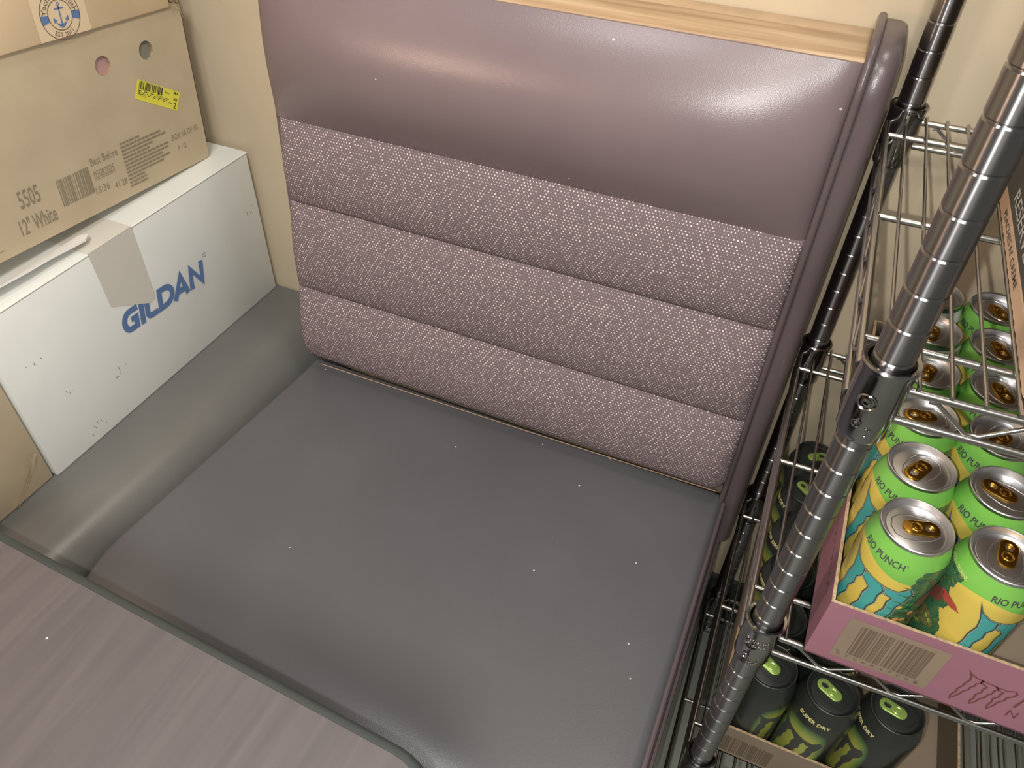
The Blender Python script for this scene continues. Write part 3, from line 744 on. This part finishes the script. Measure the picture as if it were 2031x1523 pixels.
for li, L in enumerate(LV):
    b = bmesh.new(); d = .0145
    loop = [(-.0125, 0), (-.0125, DEP)]
    for zz, r in ((L, RR), (L - .0255, RR)):
        tube([(.015, -.004, zz), (WID - .015, -.004, zz)], r, 10, b)
        tube([(.015, DEP + .004, zz), (WID - .015, DEP + .004, zz)], r, 10, b)
        tube([(-.0150, .010, zz), (-.0150, DEP - .010, zz)], r, 10, b)
        tube([(WID + .0150, .010, zz), (WID + .0150, DEP - .010, zz)], r, 10, b)
    sh_ = part('wire_shelf', b, WIREM, shelf, 40)
    # snake wires joining upper and lower rods on each side
    for (ax, ay), (bx, by) in (((.03, -.004), (WID - .03, -.004)), ((.03, DEP + .004), (WID - .03, DEP + .004)), ((-.0150, .028), (-.0150, DEP - .028)), ((WID + .015, .028), (WID + .015, DEP - .028))):
        ln = math.hypot(bx - ax, by - ay); n = max(2, int(round(ln / .031))); pts = []
        for i in range(n + 1):
            t = i / n; hi_ = (i % 2 == 0); zc = (L - .004) if hi_ else (L - .0215)
            for dd in (-.14, .14):
                tt = min(1, max(0, t + dd / n)); pts.append((ax + (bx - ax) * tt, ay + (by - ay) * tt, zc))
        o = part('snake_wire', tube(pts, .0016, 8), WIREM, shelf, 60, sh_)
    for yy in (.041, .216, .385):
        part('cross_rod', tube([(-.0150, yy, L), (WID + .015, yy, L)], RR, 10), WIREM, shelf, 60, sh_)
    nW = int((WID - .02) / .01955)
    for i in range(nW):
        x = .0012 + i * .01955
        y0 = -.006 if x > .015 else .020; y1 = DEP + .006 if x > .015 else DEP - .022
        if i == 0 or (i == 1):
            wp_ = part('shelf_wire', tube([(0, y0, L + RR + RW), (0, y1, L + RR + RW)], RW, 8), WIREM, shelf, 60, sh_)
            wp_.location = (x, 0, 0)
        else:
            o = wp_.copy(); C.objects.link(o); o.parent = sh_; o.location = (x, 0, 0)
    cprof = [(.0131, .014), (.0152, .0178), (.0176, .0184), (.0186, .0170), (.0182, .0145), (.0174, .012), (.0170, -.015), (.0165, -.042), (.0150, -.0455), (.0131, -.0455)]
    for x, y in POSTS:
        c = part('collar', lathe(cprof, 36, None, 0, 0, L), CHROME, shelf, 30, sh_); c.location = (x, y, 0)
    # embossed badges on the near corner collar
    if li < 2:
        b = bmesh.new()
        for ang, zz, rr_ in ((-1.95, L - .0085, .0068), (-1.98, L - .0275, .0034)):
            n = 26
            for (r0, r1, h0, h1) in ((rr_, rr_ * .86, .0004, .0011), (rr_ * .86, rr_ * .72, .0011, .0003), (rr_ * .45, rr_ * .2, .0003, .0009)):
                A = []
                for r_, h_ in ((r0, h0), (r1, h1)):
                    A.append([b.verts.new(((.0172 + h_) * math.cos(ang + r_ * math.cos(2 * PI * i / n) / .0172), (.0172 + h_) * math.sin(ang + r_ * math.cos(2 * PI * i / n) / .0172), zz + r_ * math.sin(2 * PI * i / n))) for i in range(n)])
                for i in range(n): b.faces.new((A[0][i], A[0][(i + 1) % n], A[1][(i + 1) % n], A[1][i]))
        rnd = random.Random(li)
        dots = [(-1.55, -.030), (-1.50, -.036), (-1.42, -.031)] if li == 0 else [(-2.2 + .14 * i + rnd.uniform(-.03, .03), -.001 - .006 * (k % 2) + rnd.uniform(-.002, .002)) for k in range(3) for i in range(9)] + [(-1.75 + .12 * i, -.036 + rnd.uniform(-.003, .003)) for i in range(5)]
        for a, zz in dots:
            own = bmesh.new(); bmesh.ops.create_icosphere(own, subdivisions=1, radius=.0011); bmesh.ops.translate(own, verts=own.verts, vec=(.0172 * math.cos(a), .0172 * math.sin(a), L + zz)); merge(b, own)
        part('badge', b, CHROME, shelf, 50, sh_)
# ------------------------------------------------------------------ drink cans
def tab_bm():
    """pull tab: rivet hub at the origin, finger ring towards +x"""
    bm = bmesh.new(); n = 12
    def oblong(x0, x1, r0, r1, z):
        ps = [(x1 + r1 * math.cos(a), r1 * math.sin(a)) for a in [-PI / 2 + PI * i / n for i in range(n + 1)]]
        ps += [(x0 + r0 * math.cos(a), r0 * math.sin(a)) for a in [PI / 2 + PI * i / n for i in range(n + 1)]]
        return [bm.verts.new((x, y, z)) for x, y in ps]
    def bridge(a, b):
        k = len(a)
        for i in range(k): bm.faces.new((a[i], a[(i + 1) % k], b[(i + 1) % k], b[i]))
    O0 = oblong(-.0035, .0105, .0068, .0074, 0); O1 = oblong(-.0035, .0105, .0066, .0072, .0011); O2 = oblong(-.0032, .0102, .0058, .0064, .0016)
    bridge(O0, O1); bridge(O1, O2)
    I2 = oblong(.0088, .0104, .0030, .0032, .0014); I0 = oblong(.0088, .0104, .0029, .0031, 0)
    bridge(I2, I0)
    # top deck between the outer rim and the finger hole
    k = len(O2)
    for i in range(k): bm.faces.new((O2[i], O2[(i + 1) % k], I2[(i + 1) % k], I2[i]))
    # dished hub with a C-shaped slot round the rivet
    lathe([(.0046, .00165), (.0040, .0021), (.0034, .0017), (.0025, .0012), (.0018, .0013), (.0015, .0021), (0, .0022)], 20, bm)
    return bm
LIDP = [(.0268, .1535), (.0273, .1552), (.0271, .1567), (.0264, .1572), (.0256, .1567), (.0251, .1550), (.0243, .1524), (.0236, .1510), (.0229, .1506), (.0223, .1512), (.0218, .1527), (.0210, .1531), (0, .1531)]
def lid_bm():
    bm = lathe(LIDP, 48)
    # raised bead round the opening
    pts = [(-.0185, 0), (-.0165, .0075), (-.011, .0115), (-.002, .0125), (.009, .0105), (.0165, .006), (.0185, 0), (.0165, -.006), (.009, -.0105), (-.002, -.0125), (-.011, -.0115), (-.0165, -.0075)]
    P2 = []
    for i in range(len(pts)):
        a, b = Vector(pts[i]), Vector(pts[(i + 1) % len(pts)]); P2 += [a, (a + b) / 2]
    tube([(p.x, p.y, .1530) for p in P2], .0006, 6, bm, True)
    return bm
def can(name, label, kind):
    t = thing(name, label, 'can', (0, 0, 0)); t['at'] = [0, 0, 0]
    body_m = {'punch': PUNCH, 'dry': DRY, 'lemon': LEMONC}[kind]
    body = part('can_body', lathe([(0, .006), (.021, .005)] + BODY, 56), body_m, t, 40)
    lid = part('lid', lid_bm(), BLACKCAN if kind == 'dry' else ALU, t, 40)
    tb_ = part('pull_tab', tab_bm(), GREENT if kind == 'dry' else AMBER, t, 40, lid); tb_.location = (0, 0, .1534)
    tb_['label'] = 'green pull tab' if kind == 'dry' else 'amber pull tab'
    if kind == 'punch':
        part('flavour_lettering', wrap((lambda b: (merge(b, at(text_bm('\u00ae', .0016, .0016), .0392, .0046)), b)[1])(text_bm('RIO PUNCH', .0385, .0060, .022)), math.radians(-160), .1366), PRINTK, t, 0, body, flat=True)
        for k, a0 in enumerate((-169, 11)):
            lg = part('claw_logo', wrap(claw(.060, .104, 0), math.radians(a0), .031), TEAL, t, 0, body, flat=True)
            part('claw_outline', wrap(claw(.060, .104, 1, .0015), math.radians(a0), .031), DARKP, t, 0, body, flat=True)
            part('claw_highlight', wrap(claw(.0603, .1045, 2, .0004), math.radians(a0 + .8), .0306), GREYP, t, 0, body, flat=True)
        # painted birds, blossom and butterfly on the thicket
        def blob(u, v, ru, rv, rot=0, n=14, j=.15, seed=0):
            r_ = random.Random(seed); c, s = math.cos(rot), math.sin(rot); o = []
            for i in range(n):
                a = 2 * PI * i / n; k2 = 1 + r_.uniform(-j, j); x, y = ru * k2 * math.cos(a), rv * k2 * math.sin(a); o.append((u + c * x - s * y, v + s * x + c * y))
            return o
        for base_ in (-72, 108):
            A = math.radians(base_)
            b = poly_bm([blob(.030, .112, .009, .0042, -.25, 16, .1, 1), [(.0375, .1125), (.042, .1085), (.036, .1085)]], 1)
            part('bird_print', wrap(b, A, 0), REDP, t, 0, body, flat=True)
            b = poly_bm([blob(.019, .104, .0055, .011, -.6, 14, .15, 2)], 1); part('wing_print', wrap(b, A, 0), DKRED, t, 0, body, flat=True)
            b = poly_bm([blob(.006 + .0035 * math.cos(a), .074 + .0035 * math.sin(a), .0030, .0026, a, 9, .1, 3) for a in (.5, 2.4, 4.4)] + [blob(.0125, .085, .003, .0022, 1, 9, .1, 4)], 1)
            part('blossom_print', wrap(b, A, 0), ORANGEP, t, 0, body, flat=True)
            b = poly_bm([blob(.022, .077, .0105, .0075, -.5, 18, .12, 5), blob(.016, .066, .0072, .0062, .2, 16, .12, 6)], 1); part('butterfly_print', wrap(b, A, 0), OLIVEP, t, 0, body, flat=True)
            b = poly_bm([blob(.016 + .0043 * math.cos(a), .066 + .0038 * math.sin(a), .0011, .0018, a + 1.57, 7, .1, 7) for a in (3.4, 4.1, 4.8, 5.5, 6.1)] + [blob(.024 + .004 * i, .079 - .002 * i, .0015, .0022, .6, 7, .1, 8) for i in range(2)], 2)
            part('butterfly_spots', wrap(b, A, 0), LEAFL, t, 0, body, flat=True)
            lv = [[(.008 + .001 * i, .118 - .009 * i), (-.006 - .0012 * i, .121 - .010 * i), (.006 + .001 * i, .114 - .009 * i)] for i in range(6)]
            part('frond_print', wrap(poly_bm(lv, 1), A, 0), LEAFP, t, 0, body, flat=True)
        part('claim_lettering', wrap(text_bm('B-VITAMINS + TAURINE', .036, .0036), math.radians(100), .1385), GOLDP, t, 0, body, flat=True)
    elif kind == 'dry':
        part('flavour_lettering', wrap(text_bm('SUPER DRY', .0360, .0052, .03), math.radians(-140), .1325), GOLDP, t, 0, body, flat=True)
        for a0 in (-168, 12): part('claw_logo', wrap(claw(.056, .098, 0), math.radians(a0), .018), PRINTK, t, 0, body, flat=True)
    else:
        b = bmesh.new(); wrapb = wrap(poly_bm([rect(0, 0, 2 * PI * CANR - .0005, .013)]), 0, .1375); part('white_band', wrapb, WHITEP, t, 0, body, flat=True)
        part('flavour_lettering', wrap(text_bm('LEMONADE', .036, .0062, .01, 1), math.radians(-120), .1405), PRINTK, t, 0, body, flat=True)
    return t
def set_tab(root, deg):
    for ch_ in root.children:
        if ch_.name.startswith('lid'):
            ch_.rotation_euler = (0, 0, math.radians(deg))
CZ = -.3222
ORD = ['front', 'second', 'third', 'fourth', 'fifth', 'rearmost']
LBL = [["nearest green and yellow can, at the tray corner by the barcode", "second green and yellow can from the front, in the outer row", "third can from the front in the outer row, partly under the shelf rail", "fourth green and yellow can in the outer row, seen through the upper shelf wires"],
       ["front green and yellow can cut by the picture's right edge", "second can in the inner row, behind the front one", "third can in the inner row, half hidden under the shelf rail", "fourth can in the inner row, under the upper shelf wires", "fifth can in the inner row, green shoulder half hidden by the can before it", "rearmost green and yellow can in the inner row, by the wall"]]
TABS = [[15, 235, 200, 250], [20, 150, 240, 290, 280, 300]]
punch0 = can('drink_can', LBL[0][0], 'punch')
GP = 'tropical drink cans in the magenta tray'
for ci, X0 in enumerate((.0725, .1365)):
    for r in range(len(LBL[ci])):
        o = punch0 if (ci == 0 and r == 0) else copy_tree(punch0)
        y = .0245 + .0668 * r
        place(o, (X0 + .0006 * r * (ci == 0), y, CZ)); o['label'] = LBL[ci][r]; o['group'] = GP; o['category'] = 'can'
        o.rotation_euler = (0, 0, math.radians(([0, 3, -4, 2, 5, -3][r] if not (ci and r == 0) else 56) + (5 if ci else 0))); set_tab(o, TABS[ci][r])
lem0 = can('lemonade_can', 'dark can with a white shoulder band and lettering, rearmost of the outer row', 'lemon')
place(lem0, (.0765, .0245 + .0668 * 5, CZ)); lem0['group'] = 'white shouldered cans in the magenta tray'; set_tab(lem0, 120)
o = copy_tree(lem0); place(o, (.0755, .0245 + .0668 * 4, CZ)); o['label'] = 'white shouldered can just in front of the rearmost outer can'; o.rotation_euler = (0, 0, .5); set_tab(o, 230)
# magenta tray -------------------------------------------------------------
def tray(root, x0, x1, y0, y1, z0, h, hs, outer, inner, edge, th=.0028):
    part('tray_floor', box(x0, x1, y0, y1, z0, z0 + .0022), inner, root, 0)
    walls = [('front_wall', [(x0, y0), (x1, y0), (x1, y0 + th), (x0, y0 + th)], h, h), ('back_wall', [(x0, y1 - th), (x1, y1 - th), (x1, y1), (x0, y1)], hs, hs),
             ('side_wall', [(x0, y0 + th), (x0 + th, y0 + th), (x0 + th, y1 - th), (x0, y1 - th)], h, hs), ('side_wall', [(x1 - th, y0 + th), (x1, y0 + th), (x1, y1 - th), (x1 - th, y1 - th)], h, hs)]
    out = {}
    for nm, ps, h0, h1 in walls:
        bm = bmesh.new()
        hh = lambda p: h0 + (h1 - h0) * min(1, max(0, (p[1] - y0) / (y1 - y0)))
        lo = [bm.verts.new((p[0], p[1], z0)) for p in ps]; hi = [bm.verts.new((p[0], p[1], z0 + hh(p))) for p in ps]
        for i in range(4):
            f = bm.faces.new((lo[i], lo[(i + 1) % 4], hi[(i + 1) % 4], hi[i]))
            mid = ((ps[i][0] + ps[(i + 1) % 4][0]) / 2, (ps[i][1] + ps[(i + 1) % 4][1]) / 2)
            ins = x0 + th * .6 < mid[0] < x1 - th * .6 and y0 + th * .6 < mid[1] < y1 - th * .6
            f.material_index = 1 if ins else 0
        f = bm.faces.new(hi); f.material_index = 2
        bm.faces.new(lo[::-1])
        out[nm] = part(nm, bm, [outer, inner, edge], root, 0)
    return out
mt = thing('magenta_tray', 'magenta cardboard can tray with a barcode on the middle shelf', 'tray', (.17, .19, -.3243))
TW = tray(mt, .0362, .302, -.0125, .398, -.3243, .081, .081, MAGENTA, CARDT, CARDE)
fw = TW['front_wall']
def mp_(bm): return lay(bm, (0, -.0125, 0), (1, 0, 0), (0, 0, 1), (0, -1, 0), .0003)
lab = part('barcode_panel', mp_(poly_bm([rect(.0555, -.3135, .1330, -.2545)])), CARDT, mt, 0, fw, flat=True); lab['label'] = 'bare cardboard panel behind the barcode'
b = at(barcode(.058, .044, 24, 21, 1), .0665, -.3045)
for i, d_ in enumerate('0706847001'): merge(b, at(text_bm(d_, .0026, .0040, 0, 1), .0600 + i * .0070, -.3105))
merge(b, at(text_bm('0', .0026, .0034, 0, 1), .0585, -.3065))
part('barcode_print', mp_(b), INKG, mt, 0, fw, flat=True)
b = bmesh.new()
L_ = [[(u * .040, v * .048) for u, v in lp] for lp in CLAW]
for lp in L_: stroke(lp, .0011, True, 1, b)
stroke([(.044, .020), (.046, .038), (.053, .028), (.060, .038), (.062, .020)], .0016, False, 1, b); stroke([(.044, .006), (.044, .015), (.050, .006), (.050, .015)], .0012, False, 1, b)
part('claw_print', mp_(at(b, .1490, -.3125)), DKRED, mt, 0, fw, flat=True)
# perforation dashes along the side wall
b = bmesh.new(); rnd = random.Random(6)
for i in range(40):
    y = .0 + i * .0098; merge(b, poly_bm([rect(y, -.2675 + rnd.uniform(-.0008, .0008), y + rnd.uniform(.003, .007), -.2662)], 0))
part('perforation', lay(b, (.0362, 0, 0), (0, 1, 0), (0, 0, 1), (-1, 0, 0), .0003), DKRED, mt, 0, TW['side_wall'], flat=True)
# ------------------------------------------------------------------ black cans on the shelf below
DZ = -.6303
dl = ['black can with green tab at the left front corner of the lower tray', 'black can lettered SUPER DRY in the middle of the lower tray front', 'right hand black can of the lower tray front, bare cardboard beside it',
      'black can behind the left front corner can on the lower shelf', 'black can behind the middle front can on the lower shelf']
dry0 = can('black_drink_can', dl[0], 'dry'); GD = 'black drink cans on the lower shelf'
spots = [(.0355, .0545, 150), (.1000, .0520, 150), (.1640, .0600, 165), (.0360, .1210, 120), (.1010, .1200, 100), (.0360, .1880, 60), (.1010, .1880, 130), (.0360, .2550, 90), (.0365, .3220, 140), (.0365, .3880, 30)]
dl += ['third black can from the front, behind the near post', 'black can three rows back from the SUPER DRY front can', 'fourth black can along the left side of the lower tray', 'fifth black can along the left side, lettering seen beside the side rail', 'rearmost black can on the lower shelf, by the wall']
for i, (x, y, td) in enumerate(spots):
    o = dry0 if i == 0 else copy_tree(dry0)
    place(o, (x, y, DZ)); o['label'] = dl[i]; o['group'] = GD; o['category'] = 'can'
    o.rotation_euler = (0, 0, math.radians([-100, 0, -40, 20, 60, -30, 10, -45, -55, -75][i])); set_tab(o, td - [-100, 0, -40, 20, 60, -30, 10, -45, -55, -75][i])
bt = thing('brown_tray', 'brown cardboard can tray with a faded barcode on the lower shelf', 'tray', (.15, .2, -.6325))
TB = tray(bt, .0010, .262, .0175, .408, -.6325, .064, .055, CARDT, CARDT, CARDE)
b = at(barcode(.056, .036, 24, 5, 1), .018, -.6235)
part('barcode_print', lay(b, (0, .0175, 0), (1, 0, 0), (0, 0, 1), (0, -1, 0), .0003), INKG, bt, 0, TB['front_wall'], flat=True)
# ------------------------------------------------------------------ black case on the top shelf
rc = thing('drink_case', 'black and peach drink case standing on the upper wire shelf', 'box', (0, 0, -.0162), SHR)
rc['at'] = [0, 0, -.0162]
RX = .0800
z0 = -.0162
part('case_body', box(RX + .0002, RX + .30, .012, .418, z0 + .0142, z0 + .27, .001), BLACKCARD, rc, 30)
tb2 = bmesh.new(); secs = []
n = 90
for i in range(n + 1):
    y = .010 + .410 * i / n; j = (.0010 if i % 3 == 0 else 0)
    secs.append([(RX, y, z0 + .0002 + j), (RX, y, z0 + .0140), (RX + .3, y, z0 + .0140), (RX + .3, y, z0 + .0002)])
loft(secs, bm=tb2)
pt = part('tray_edge', tb2, CARDF, rc, 0); pt['label'] = 'peach coloured tray edge with perforated rim'
def rp(bm): return lay(bm, (RX, 0, 0), (0, -1, 0), (0, 0, 1), (-1, 0, 0), .0003)
part('flavour_lettering', rp(at(text_bm("PEACHES N' CR\u00c8ME", .117, .0068, .004), -.242, z0 + .0052)), PRINTK, rc, 0, pt, flat=True)
part('range_lettering', rp(at(text_bm('RESERVE', .100, .0108, .012), -.236, z0 + .0215)), GREYTXT, rc, 0, flat=True)
part('claw_print', rp(at(claw(.060, .052, 0, .0012), -.330, z0 + .0225)), PEACHP, rc, 0, flat=True)
# ------------------------------------------------------------------ end
for o in list(C.objects):
    if 'at' in o: del o['at']
